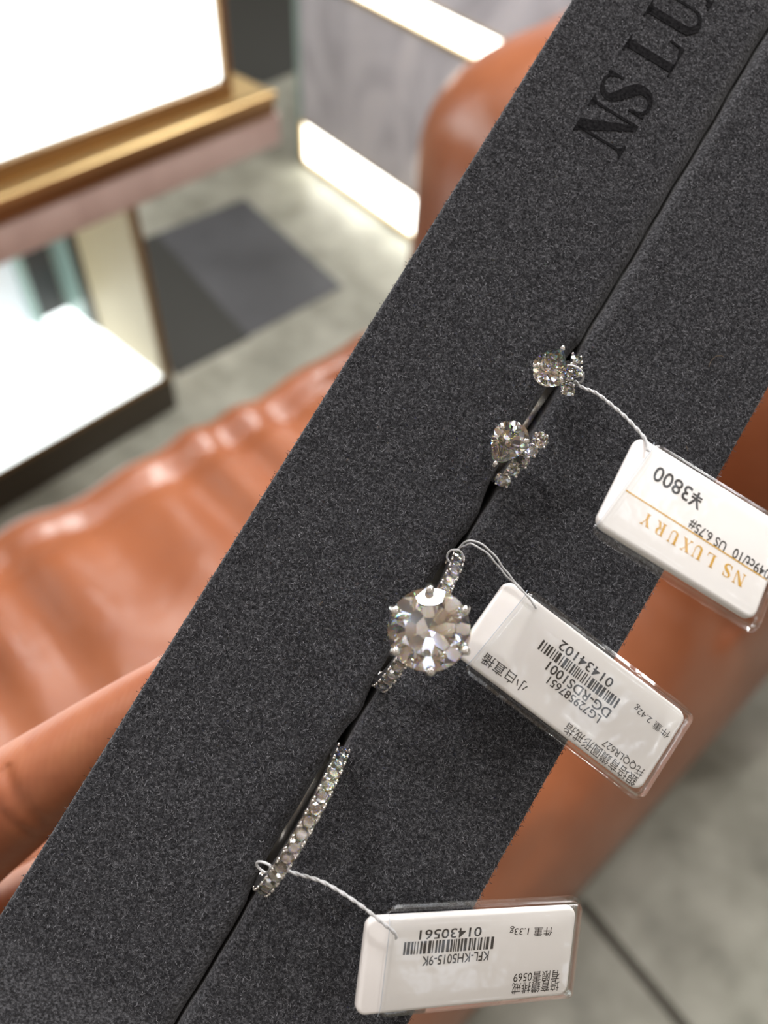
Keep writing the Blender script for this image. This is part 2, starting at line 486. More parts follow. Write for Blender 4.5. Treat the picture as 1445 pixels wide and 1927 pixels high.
# ================================================================== DISPLAY PAD, held 10 cm in front of the camera
v_ = Vector((0.85464875, -0.51920661, 0.0)); u_ = Vector((0.51711822, 0.85121112, -0.08960117)); w_ = Vector((0.04652152, 0.07657753, 0.99597773))
o_ = Vector((0, 0, -.1)) + v_ * .0107
MH = CAMM @ Matrix([[v_.x, u_.x, w_.x, o_.x], [v_.y, u_.y, w_.y, o_.y], [v_.z, u_.z, w_.z, o_.z], [0, 0, 0, 1]])
# pad frame: X across the slit, Y along it, Z up out of the suede; millimetres, origin on the slit
def H(x, y, z, rot=None):
    m = MH @ Matrix.Translation((x * MM, y * MM, z * MM))
    return m @ rot if rot is not None else m
RX = [-0.35, -0.15, -0.1]; RY = [19.5, -9.3, -36.6]
pad = empty('ring_display_pad', H(0, 0, -11), 'long dark grey suede ring display pad with a slit and black serif lettering', 'display pad')
Y0, Y1 = -78.0, 112.0
XL, XR = -24.8, 23.7
def gapw(y):
    g = .22
    for ry, hw, a in ((RY[0], 10.3, .75), (RY[1], 10.2, .55), (RY[2], 10.2, .6)):
        t = abs(y - ry) / hw
        if t < 1.25: g += a * max(0, 1 - (t / 1.25) ** 4) ** .7
    return g
def strip(name, side):
    prof_n = 0
    V, F = [], []
    ys = np.linspace(Y0, Y1, 381)
    D = 10.5
    for y in ys:
        g = gapw(y)
        if side < 0:
            xi = -g * 1.05; xo = XL; ri = 1.9 + g * .9; ro = .7
        else:
            xi = g * .35; xo = XR; ri = .9 + g * .3; ro = .7
        sgn = -1 if side < 0 else 1
        pr = []
        pr.append((xi, -D)); pr.append((xi, -D * .6)); pr.append((xi, -ri))
        for k in range(1, 9):
            a = k / 8 * PI / 2
            pr.append((xi + sgn * ri * (1 - math.cos(a)), -ri + ri * math.sin(a)))
        wd = abs(xo - xi) - ri - ro
        for k in range(1, 12):
            t = k / 12
            pr.append((xi + sgn * (ri + wd * t), .12 * math.sin(PI * t)))
        for k in range(0, 7):
            a = PI / 2 - k / 6 * PI / 2
            pr.append((xo - sgn * ro * (1 - math.cos(a)), -ro + ro * math.sin(a)))
        pr.append((xo, -D))
        wob = .09 * math.sin(y * .31) + .06 * math.sin(y * .83 + 1)
        for (px, pz) in pr:
            V.append((px + wob * (1 if abs(px - xi) < 2.5 else 0) * (0.6), y, pz + 11))
        n = len(pr)
    for i in range(len(ys) - 1):
        for j in range(n):
            F.append((i * n + j, i * n + (j + 1) % n, (i + 1) * n + (j + 1) % n, (i + 1) * n + j))
    F.append(tuple(range(n))); F.append(tuple((len(ys) - 1) * n + j for j in range(n))[::-1])
    o = mesh_obj(name, V, F, M_suede, pad, smooth=True)
    o.data.set_sharp_from_angle(angle=1.2)
    bm = bmesh.new(); bm.from_mesh(o.data); bmesh.ops.recalc_face_normals(bm, faces=bm.faces); bm.to_mesh(o.data); bm.free()
    return o
sl = strip('foam_strip', -1); sr = strip('foam_strip', 1)
tag(sl, 'wider suede strip carrying the black lettering'); tag(sr, 'suede strip under the price tags')
box_obj('backing_board', XL * MM, XR * MM, Y0 * MM, Y1 * MM, -.0008, .0006, M_black, pad)

# ---- serif glyphs (high contrast roman), unit cap height
def rect(x0, y0, x1, y1): return [(x0, y0), (x1, y0), (x1, y1), (x0, y1)]
def stroke(pts, ws, n=10):
    P = spline([(x, y, 0) for x, y in pts], n)
    W = np.interp(np.linspace(0, 1, len(P)), np.linspace(0, 1, len(ws)), ws)
    out = []
    Ls, Rs = [], []
    for i, p in enumerate(P):
        t = (P[min(i + 1, len(P) - 1)] - P[max(i - 1, 0)]).normalized()
        nn = Vector((-t.y, t.x, 0)) * W[i] / 2
        Ls.append(p + nn); Rs.append(p - nn)
    for i in range(len(P) - 1):
        out.append([(Ls[i].x, Ls[i].y), (Rs[i].x, Rs[i].y), (Rs[i + 1].x, Rs[i + 1].y), (Ls[i + 1].x, Ls[i + 1].y)])
    return out
def serif(xc, y, wd, up=True, h=.035):
    s = 1 if up else -1
    return [[(xc - wd / 2, y), (xc + wd / 2, y), (xc + wd / 2, y + s * h), (xc - wd / 2, y + s * h)],
            [(xc - wd * .32, y + s * h), (xc + wd * .32, y + s * h), (xc + .05, y + s * .10), (xc - .05, y + s * .10)]]
def G(ch):
    o = []
    if ch == 'N':
        o += [rect(.09, 0, .14, 1)] + serif(.115, 0, .26)
        o += [rect(.66, 0, .71, 1)] + serif(.685, 1, .26, False)
        o += [[(.0, 1), (.27, 1), (.71, 0), (.60, -.01)], rect(0, .965, .2, 1)]
        return o, .80
    if ch == 'S':
        o += stroke([(.52, .80), (.44, .95), (.28, .985), (.11, .90), (.08, .74), (.20, .60), (.36, .48), (.50, .34), (.50, .15), (.36, .03), (.22, .02), (.10, .10), (.06, .24)],
                    [.05, .06, .06, .10, .15, .20, .23, .20, .14, .08, .06, .06, .05])
        o += [rect(.50, .68, .545, 1.0), rect(.035, 0, .08, .32)]
        return o, .58
    if ch == 'L':
        o += [rect(.11, 0, .28, 1)] + serif(.195, 1, .36, False)
        o += [rect(0.02, 0, .62, .035), [(.60, 0), (.65, 0), (.68, .32), (.64, .32)], [(.42, .03), (.62, .03), (.65, .20), (.60, .10)]]
        return o, .66
    if ch == 'U':
        o += [rect(.11, .30, .28, 1)] + serif(.195, 1, .36, False)
        o += stroke([(.195, .32), (.21, .15), (.32, .035), (.46, .02), (.58, .09), (.635, .22), (.64, .40)], [.17, .17, .13, .08, .06, .05, .045])
        o += [rect(.6175, .36, .6625, 1)] + serif(.64, 1, .24, False)
        return o, .76
    if ch == 'X':
        o += [[(.06, 1), (.27, 1), (.70, 0), (.49, 0)], [(.58, 1), (.63, 1), (.15, 0), (.10, 0)]]
        o += serif(.165, 1, .34, False) + serif(.61, 1, .24, False) + serif(.125, 0, .24) + serif(.595, 0, .34)
        return o, .74
    if ch == 'R':
        o += [rect(.11, 0, .28, 1)] + serif(.195, 1, .34, False) + serif(.195, 0, .34)
        o += [rect(.2, .965, .42, 1), rect(.2, .47, .42, .505)]
        o += stroke([(.40, .982), (.54, .93), (.585, .74), (.54, .55), (.40, .49)], [.035, .11, .17, .11, .035])
        o += [[(.34, .49), (.50, .47), (.68, .03), (.52, .0)], rect(.52, 0, .78, .04)]
        return o, .76
    if ch == 'Y':
        o += [[(.04, 1), (.24, 1), (.44, .45), (.29, .45)], [(.60, 1), (.65, 1), (.42, .45), (.36, .45)], rect(.28, 0, .45, .5)]
        o += serif(.14, 1, .32, False) + serif(.62, 1, .24, False) + serif(.365, 0, .34)
        return o, .70
    return [], .36
def glyph_mesh(polys_placed, name, m, parent, z, thick, offset=(0, 0, 0), jitter=0):
    V, F = [], []
    for poly in polys_placed:
        # order counter-clockwise
        ar = sum(poly[i][0] * poly[(i + 1) % len(poly)][1] - poly[(i + 1) % len(poly)][0] * poly[i][1] for i in range(len(poly)))
        if ar < 0: poly = poly[::-1]
        b0 = len(V); n = len(poly)
        for (x, y) in poly: V.append((x, y, z))
        for (x, y) in poly: V.append((x, y, z + thick))
        F.append(tuple(range(b0 + n, b0 + 2 * n)))
        for i in range(n): F.append((b0 + i, b0 + (i + 1) % n, b0 + n + (i + 1) % n, b0 + n + i))
    return mesh_obj(name, V, F, m, parent)
# pad lettering: runs along +Y, letter tops toward -X, baseline x=-8.4, cap height 7.2
polys = []
for ch, y, hh in (('N', 56.1, 7.2), ('S', 62.1, 7.2), ('L', 69.2, 7.2), ('U', 74.9, 7.2), ('X', 80.4, 7.2), ('U', 86.2, 7.2), ('R', 92.0, 7.2), ('Y', 98.0, 7.2)):
    g, adv = G(ch)
    for p in g:
        polys.append([(-8.4 - b * hh, y + a * hh) for a, b in p])
lett = glyph_mesh(polys, 'lettering', M_ink_suede, pad, 11.02, .20)
tag(lett, 'black foil serif lettering pressed into the suede')
# rough mask so the nap leaves the lettering free
def in_letters(X, Y):
    hit = np.zeros(len(X), bool)
    for p in polys:
        q = np.array(p)
        ar = sum(q[i][0] * q[(i + 1) % len(q)][1] - q[(i + 1) % len(q)][0] * q[i][1] for i in range(len(q)))
        if ar < 0: q = q[::-1]
        ins = np.ones(len(X), bool)
        for i in range(len(q)):
            a, b = q[i], q[(i + 1) % len(q)]
            ins &= ((b[0] - a[0]) * (Y - a[1]) - (b[1] - a[1]) * (X - a[0])) > -.25 * math.hypot(*(b - a))
        hit |= ins
    return hit
# ---- suede nap: short curled fibres standing off each strip
def nap(x0, x1, n, parent_strip, left):
    X = rng.uniform(x0, x1, n); Y = rng.uniform(-66, 88, n)
    if left:
        k = ~in_letters(X, Y); X = X[k]; Y = Y[k]; n = len(X)
    a = rng.uniform(0, 2 * PI, n); ln = rng.uniform(.14, .50, n); cv = rng.normal(0, .8, n)
    zb = 11.0 + .12 * np.sin(PI * np.clip((X - x0) / (x1 - x0), 0, 1)); hgt = rng.uniform(.03, .20, n)
    wd = rng.uniform(.016, .032, n)
    V = np.zeros((n, 6, 3))
    for s, (t) in enumerate((0, .5, 1)):
        aa = a + cv * t
        px = X + np.cos(aa) * ln * t; py = Y + np.sin(aa) * ln * t; pz = zb + hgt * math.sin(PI * .6 * t) 
        V[:, s * 2, 0] = px - np.sin(aa) * wd; V[:, s * 2, 1] = py + np.cos(aa) * wd; V[:, s * 2, 2] = pz
        V[:, s * 2 + 1, 0] = px + np.sin(aa) * wd; V[:, s * 2 + 1, 1] = py - np.cos(aa) * wd; V[:, s * 2 + 1, 2] = pz
    me = bpy.data.meshes.new('suede_nap')
    nv = n * 6
    me.vertices.add(nv); me.vertices.foreach_set('co', (V.reshape(-1) * MM).astype(np.float32))
    base = (np.arange(n) * 6)[:, None]
    quads = np.concatenate([base + np.array([[0, 1, 3, 2]]), base + np.array([[2, 3, 5, 4]])], axis=1).reshape(-1)
    me.loops.add(len(quads)); me.loops.foreach_set('vertex_index', quads.astype(np.int32))
    me.polygons.add(n * 2); me.polygons.foreach_set('loop_start', np.arange(n * 2, dtype=np.int32) * 4)
    try: me.polygons.foreach_set('loop_total', np.full(n * 2, 4, dtype=np.int32))
    except Exception: pass
    at = me.attributes.new('shade', 'FLOAT', 'POINT')
    at.data.foreach_set('value', np.repeat(rng.uniform(0, 1, n), 6).astype(np.float32))
    me.update(calc_edges=True); me.materials.append(M_nap)
    o = bpy.data.objects.new('suede_nap', me); link(o); o.parent = parent_strip
    o['kind'] = 'stuff'
    return o
nap(XL + .1, -2.0, 95000, sl, True)
nap(1.2, XR - .1, 95000, sr, False)
# a few long stray hairs and lint specks on the suede belong to the pad
M_lint = mat('lint_fibre', (.16, .12, .08), .9)
for (x, y, n_, l) in ((15.5, 38, 9, 1.6), (-11.5, -14, 5, .6), (-18, 3, 4, .5), (18.5, 27, 5, .7)):
    bm = bmesh.new()
    p = Vector((x, y, 11.25)); a = 2.2; P = [p.copy()]
    for k in range(n_):
        a += random.uniform(-.6, .6); p = p + Vector((math.cos(a), math.sin(a), 0)) * l / 5; P.append(p.copy())
    add_tube(bm, P, .03, 5)
    bm_obj('lint', bm, M_lint, pad, scale=MM)

# ================================================================== CUT STONES
def cut_stone(name, outline, facets=8, small=False, crown=.15, pav=.43, dia=None):
    """outline: convex polygon (mm); facets ground as half-spaces"""
    pts = np.array(outline)
    d = dia or (pts[:, 0].max() - pts[:, 0].min())
    h = lambda az: max(pts @ np.array([math.cos(az), math.sin(az)]))
    bm = bmesh.new()
    lo = [bm.verts.new((x, y, -d)) for x, y in outline]; hi = [bm.verts.new((x, y, crown * d)) for x, y in outline]
    n = len(outline)
    bm.faces.new(lo[::-1]); bm.faces.new(hi)
    for i in range(n): bm.faces.new((lo[i], lo[(i + 1) % n], hi[(i + 1) % n], hi[i]))
    zg = .013 * d
    def cut(az, inc, off_r, z, sgn):
        nrm = Vector((math.cos(az) * math.sin(inc), math.sin(az) * math.sin(inc), sgn * math.cos(inc)))
        co = nrm * (off_r * math.sin(inc) + z * sgn * math.cos(inc))
        g = bm.verts[:] + bm.edges[:] + bm.faces[:]
        r = bmesh.ops.bisect_plane(bm, geom=g, dist=1e-5, plane_co=co, plane_no=nrm, clear_outer=True)
        e = [q for q in r['geom_cut'] if isinstance(q, bmesh.types.BMEdge)]
        if e: bmesh.ops.holes_fill(bm, edges=[q for q in bm.edges if q.is_boundary], sides=0)
    rd = math.radians
    for k in range(facets): cut(2 * PI * k / facets, rd(34.5), h(2 * PI * k / facets), zg, 1)
    for k in range(facets): cut(2 * PI * k / facets, rd(41), h(2 * PI * k / facets), -zg, -1)
    for k in range(facets):
        az = 2 * PI * (k + .5) / facets
        cut(az, rd(21), h(az) * .60, crown * d, 1)
    if not small:
        for k in range(facets * 2):
            az = 2 * PI * (k + .5) / (facets * 2)
            cut(az, rd(42), h(az), zg, 1); cut(az, rd(42.4), h(az), -zg, -1)
    bmesh.ops.recalc_face_normals(bm, faces=bm.faces)
    bmesh.ops.scale(bm, vec=(MM,) * 3, verts=bm.verts)
    me = bpy.data.meshes.new(name); bm.to_mesh(me); bm.free(); me.materials.append(M_gem)
    return me
def circle(r, n=48): return [(r * math.cos(2 * PI * k / n), r * math.sin(2 * PI * k / n)) for k in range(n)]
def pear(wd, ln, n=40):
    r = wd / 2; out = []
    cyy = -ln / 2 + r; tip = ln / 2
    for k in range(n):
        t = 2 * PI * k / n
        x = r * math.sin(t); y = -r * math.cos(t)
        if y > 0:
            s = y / r
            y2 = (tip - cyy) * (1 - math.sqrt(max(0, 1 - s ** 1.0)) ** 1.25) if False else None
        out.append((x, y))
    # round end half circle, then two gently curved shoulders meeting in the tip
    out = [(r * math.cos(a), cyy + r * math.sin(a)) for a in np.linspace(-PI, 0, 21)]
    H_ = tip - cyy
    for k in range(1, 12):
        t = k / 12; out.append((r * (1 - t ** 1.75), cyy + H_ * t))
    out.append((0, tip))
    for k in range(11, 0, -1):
        t = k / 12; out.append((-r * (1 - t ** 1.75), cyy + H_ * t))
    return out
me_small = cut_stone('diamond', circle(.80, 24), 8, True)
me_mid = cut_stone('diamond', circle(.98, 24), 8, True)
me_big = cut_stone('diamond', circle(4.45, 64), 8, False)
me_pear = cut_stone('diamond', pear(4.35, 5.8), 10, False, dia=4.35)
def gem(me, parent, loc, rot=None):
    o = bpy.data.objects.new('diamond', me); link(o); o.parent = parent
    M = Matrix.Translation(Vector(loc) * MM)
    if rot is not None: M = M @ rot
    o.matrix_local = M
    return o

# ================================================================== RINGS (local: X = finger axis, Y along slit, Z up)
def band_bm(th0, th1, Ro, wd, thick, n=120, scallop=None):
    bm = bmesh.new()
    full = abs(th1 - th0 - 2 * PI) < 1e-6
    rings = []
    cnt = n if full else n + 1
    for i in range(cnt):
        th = th0 + (th1 - th0) * i / n
        ro = Ro(th) if callable(Ro) else Ro
        w2 = (wd(th) if callable(wd) else wd) / 2
        if scallop: w2 *= scallop(th)
        t = thick(th) if callable(thick) else thick
        b = .18
        pr = [(-w2, ro - t + b), (-w2, ro - b), (-w2 + b, ro), (w2 - b, ro), (w2, ro - b), (w2, ro - t + b), (w2 - b, ro - t), (-w2 + b, ro - t)]
        rings.append([bm.verts.new((x, r * math.sin(th), r * math.cos(th))) for x, r in pr])
    m = len(rings)
    for i in range(m if full else m - 1):
        a, b = rings[i], rings[(i + 1) % m]
        for k in range(8): bm.faces.new((a[k], a[(k + 1) % 8], b[(k + 1) % 8], b[k]))
    if not full: bm.faces.new(rings[0]); bm.faces.new(rings[-1][::-1])
    return bm
rotx = lambda a: Matrix.Rotation(a, 4, 'X')
def pave(ring, ths, R_, wd, bmset):
    dth = abs(ths[1] - ths[0])
    for k, th in enumerate(ths):
        gem(me_small, ring, (0, R_ * math.sin(th), R_ * math.cos(th)), rotx(-th) @ Matrix.Rotation(k * .7, 4, 'Z'))
        # little cup walls on both sides and shared claws
    for k in range(len(ths) + 1):
        th = ths[0] - dth / 2 + dth * k
        for s in (-1, 1):
            for dd in (-.035, .035):
                add_ball(bmset, (s * wd * .40, (R_ + .12) * math.sin(th + dd * .6), (R_ + .12) * math.cos(th + dd * .6)), .17, 2)

# ---- eternity band (lowest in the photo)
r4 = empty('eternity_band', H(RX[2], RY[2], 0), 'white gold band set with one row of small diamonds, lowest ring in the slit', 'ring')
sp = 1.50 / 9.6
ths = [(-8.5 + k) * sp for k in range(18)]
bm = band_bm(0, 2 * PI, lambda t: 9.62 if abs(math.remainder(t, 2 * PI)) < 1.42 else 9.3, 1.85, lambda t: 1.5, 360,
             scallop=lambda t: 1 - .12 * (.5 - .5 * math.cos(2 * PI * (math.remainder(t, 2 * PI) / sp))) if abs(math.remainder(t, 2 * PI)) < 1.42 else .95)
bm_obj('band', bm, M_white_gold, r4, smooth=True, scale=MM, angle=.7)
bm = bmesh.new(); pave(r4, ths, 9.62, 1.85, bm)
bm_obj('claws', bm, M_white_gold, r4, smooth=True, scale=MM)

# ---- solitaire (middle)
r3 = empty('solitaire_ring', H(RX[1], RY[1], 0), 'white gold ring with a big round six-claw diamond and stone-set shoulders', 'ring')
bm = band_bm(0, 2 * PI, lambda t: 9.55 if abs(math.remainder(t, 2 * PI)) < 1.42 else 9.2, 1.75, 1.45, 360)
bm_obj('band', bm, M_white_gold, r3, smooth=True, scale=MM, angle=.7)
bm = bmesh.new()
for sgn in (-1, 1):
    tt = [sgn * (.33 + k * sp) for k in range(8)]
    if sgn < 0: tt = tt[::-1]
    pave(r3, tt, 9.6, 1.8, bm)
bm_obj('claws', bm, M_white_gold, r3, smooth=True, scale=MM)
GZ = 13.9
gem(me_big, r3, (.15, -.25, GZ), Matrix.Rotation(.55, 4, 'Z'))
for k in range(6):
    az = math.radians(121.4 + 60 * k)
    c, s = math.cos(az), math.sin(az)
    P = spline([(1.0 * c, 1.0 * s, 9.2), (2.3 * c, 2.3 * s, 10.6), (3.6 * c, 3.6 * s, 12.3), (4.55 * c, 4.55 * s, 13.7), (4.55 * c, 4.55 * s, 14.3), (4.1 * c, 4.1 * s, 14.85)], 6)
    P = [p + Vector((.15, -.25, 0)) for p in P]
    bm = bmesh.new()
    n_ = len(P)
    add_tube(bm, P, [.34 + .10 * (i / n_) if i < n_ * .86 else .40 - .12 * (i / n_ - .86) / .14 for i in range(n_)], 12)
    add_ball(bm, P[-3], .54, 3)
    bm_obj('claw', bm, M_white_gold, r3, smooth=True, scale=MM)
bm = bmesh.new()
for rr, zz, tr in ((3.05, 11.75, .28), (1.3, 9.7, .35)):
    add_tube(bm, [(.15 + rr * math.cos(2 * PI * k / 48), -.25 + rr * math.sin(2 * PI * k / 48), zz) for k in range(49)], tr, 10, False)
bm_obj('gallery', bm, M_white_gold, r3, smooth=True, scale=MM)

# ---- open ring with two pear heads (top)
r1 = empty('open_pear_ring', H(RX[0], RY[0], 0), 'open white gold ring ending in two pear diamonds each beside a cluster of small stones', 'ring')
bm = band_bm(math.radians(40), math.radians(320), 9.0, lambda t: 1.3, 1.3, 240)
bm_obj('band', bm, M_white_gold, r1, smooth=True, scale=MM, angle=.7)
def cup(bm, M, r, depth, beads, bz=.1):
    n0 = len(bm.verts)
    prof = [(r * .35, -depth), (r * .98, -.12), (r * 1.04, .02), (r * .90, .02), (r * .55, -depth * .5)]
    rings = []
    for k in range(24):
        a = 2 * PI * k / 24
        rings.append([bm.verts.new((q * math.cos(a), q * math.sin(a), z)) for q, z in prof])
    vs = [x for q in rings for x in q]
    for k in range(24):
        a, b = rings[k], rings[(k + 1) % 24]
        for j in range(4): bm.faces.new((a[j], b[j], b[j + 1], a[j + 1]))
    bmesh.ops.transform(bm, matrix=M, verts=vs)
    for a in beads:
        add_ball(bm, M @ Vector((r * math.cos(a), r * math.sin(a), bz)), .2, 2)
for sgn, cx_, cy_, tip in ((1, -2.25, 5.3, 0), (-1, -2.1, -5.7, PI)):
    hd = bmesh.new()
    tilt = -sgn * .30
    Mp = Matrix.Translation((cx_, cy_, 7.2)) @ rotx(tilt) @ Matrix.Rotation(tip, 4, 'Z')
    g = gem(me_pear, r1, (cx_, cy_, 7.2), rotx(tilt) @ Matrix.Rotation(tip, 4, 'Z'))
    # basket: three claws and a lower rail
    out = pear(4.1, 5.5)
    for (px, py) in ((0, 2.85), (-1.75, -1.55), (1.75, -1.55)):
        P = spline([(px * .25, py * .25, -3.0), (px * .6, py * .6, -1.9), (px * 1.02, py * 1.02, -.2), (px * 1.03, py * 1.03, .25), (px * .88, py * .88, .52)], 5)
        b2 = bmesh.new(); add_tube(b2, [Mp @ p for p in P], [.24] * 14 + [.30] * (len(P) - 14), 10); add_ball(b2, Mp @ P[-2], .34, 2)
        bm_obj('claw', b2, M_white_gold, r1, smooth=True, scale=MM)
    add_tube(hd, [Mp @ Vector((x * .72, y * .72, -1.5)) for x, y in out + out[:1]], .22, 8, False)
    # neck joining band end to basket
    e = Vector((0, sgn * 9.0 * math.sin(math.radians(42)) * .93, 9.0 * math.cos(math.radians(42)) * .93))
    add_tube(hd, spline([e + Vector((0, sgn * .8, -.6)), e + Vector((-.6, 0, -1.2)), Mp @ Vector((0, 0, -2.8))], 6), .62, 10)
    bm_obj('basket', hd, M_white_gold, r1, smooth=True, scale=MM)
    cl = bmesh.new()
    if sgn > 0: L_ = [(.0, 8.2, 5.6, 0), (.55, 6.6, 6.4, 1), (-.1, 5.4, 7.0, 0), (.75, 3.9, 6.9, 1)]
    else: L_ = [(1.0, -3.25, 7.2, 1), (.75, -4.8, 6.9, 0), (.45, -6.3, 6.3, 1), (.3, -7.7, 5.4, 0), (-.05, -9.1, 4.3, 1)]
    for k, (x, y, z, big) in enumerate(L_):
        rr = .96 if big else .80
        Mx = Matrix.Translation((x, y, z)) @ rotx(-math.atan2(y, z) * .75)
        gem(me_mid if big else me_small, r1, (x, y, z), rotx(-math.atan2(y, z) * .75) @ Matrix.Rotation(k, 4, 'Z'))
        cup(cl, Mx, rr, 1.1, [PI / 4 + k * PI / 2 + .3 for k in range(4)])
    add_tube(cl, spline([(x, y, z - 1.1) for x, y, z, _ in L_], 5), .45, 8)
    bm_obj('cluster_setting', cl, M_white_gold, r1, smooth=True, scale=MM)

# ================================================================== PRICE TAGS
def txt(s, A, B, h, out, z, thick=.012, bold=0.0):
    """text whose first and last characters are centred on A and B (card mm), cap height h"""
    c = bpy.data.curves.new('t', 'FONT'); c.body = s; c.size = 1.0; c.resolution_u = 3
    c.offset = 0.0 if any(ord(q) > 0x3000 for q in s) else .010 + bold
    o = bpy.data.objects.new('t', c); COL.objects.link(o)
    dg = bpy.context.evaluated_depsgraph_get(); dg.update()
    me = bpy.data.meshes.new_from_object(o.evaluated_get(dg))
    co = np.empty(len(me.vertices) * 3); me.vertices.foreach_get('co', co); co = co.reshape(-1, 3)
    F = [tuple(p.vertices) for p in me.polygons]
    COL.objects.unlink(o); bpy.data.objects.remove(o); bpy.data.curves.remove(c); bpy.data.meshes.remove(me)
    if not len(co): return
    x0, x1 = co[:, 0].min(), co[:, 0].max()
    n = len(s)
    A = Vector((*A, 0)); B = Vector((*B, 0))
    d = (B - A); full = d.length * n / (n - 1) * .985
    d.normalize(); up = Vector((-d.y, d.x, 0))
    mid = (A + B) / 2
    sxx = full / (x1 - x0)
    y0, y1 = co[:, 1].min(), co[:, 1].max()
    syy = h * 1.18 / (y1 - y0)
    b0 = len(out[0])
    for x, y, _ in co:
        p = mid + d * ((x - (x0 + x1) / 2) * sxx) + up * ((y - (y0 + y1) / 2) * syy)
        out[0].append((p.x, p.y, z))
    for f in F: out[1].append(tuple(i + b0 for i in f))
def barcode(A, B, h, seed, z):
    rr = random.Random(seed); A = Vector((*A, 0)); B = Vector((*B, 0))
    d = (B - A); Ln = d.length; d.normalize(); up = Vector((-d.y, d.x, 0)) * h / 2
    V, F = [], []; x = 0
    h0 = h
    while x < Ln - .1:
        wb = rr.choice((.14, .14, .26, .38, .26)); g = rr.choice((.14, .14, .24, .28))
        p = A + d * x; q = A + d * min(x + wb, Ln)
        b0 = len(V)
        for k in (p - up, q - up, q + up, p + up): V.append((k.x, k.y, z))
        F.append((b0, b0 + 1, b0 + 2, b0 + 3)); x += wb + g
    return V, F
def rrect(x0, x1, y0, y1, r, n=8):
    o = []
    for cx_, cy_, a0 in ((x1 - r, y1 - r, 0), (x0 + r, y1 - r, PI / 2), (x0 + r, y0 + r, PI), (x1 - r, y0 + r, 1.5 * PI)):
        for k in range(n + 1):
            a = a0 + k / n * PI / 2; o.append((cx_ + r * math.cos(a), cy_ + r * math.sin(a)))
    return o
def loft(name, loops, m, parent, cap0=True, cap1=True, skip=None, smooth=True):
    V, F = [], []
    n = len(loops[0])
    for l in loops: V += l
    for i in range(len(loops) - 1):
        for k in range(n):
            if skip and skip(V[i * n + k], V[i * n + (k + 1) % n], V[(i + 1) * n + k]): continue
            F.append((i * n + k, i * n + (k + 1) % n, (i + 1) * n + (k + 1) % n, (i + 1) * n + k))
    if cap0: F.append(tuple(range(n))[::-1])
    if cap1: F.append(tuple((len(loops) - 1) * n + k for k in range(n)))
    o = mesh_obj(name, V, F, m, parent, smooth=smooth)
    o.data.set_sharp_from_angle(angle=.9)
    return o
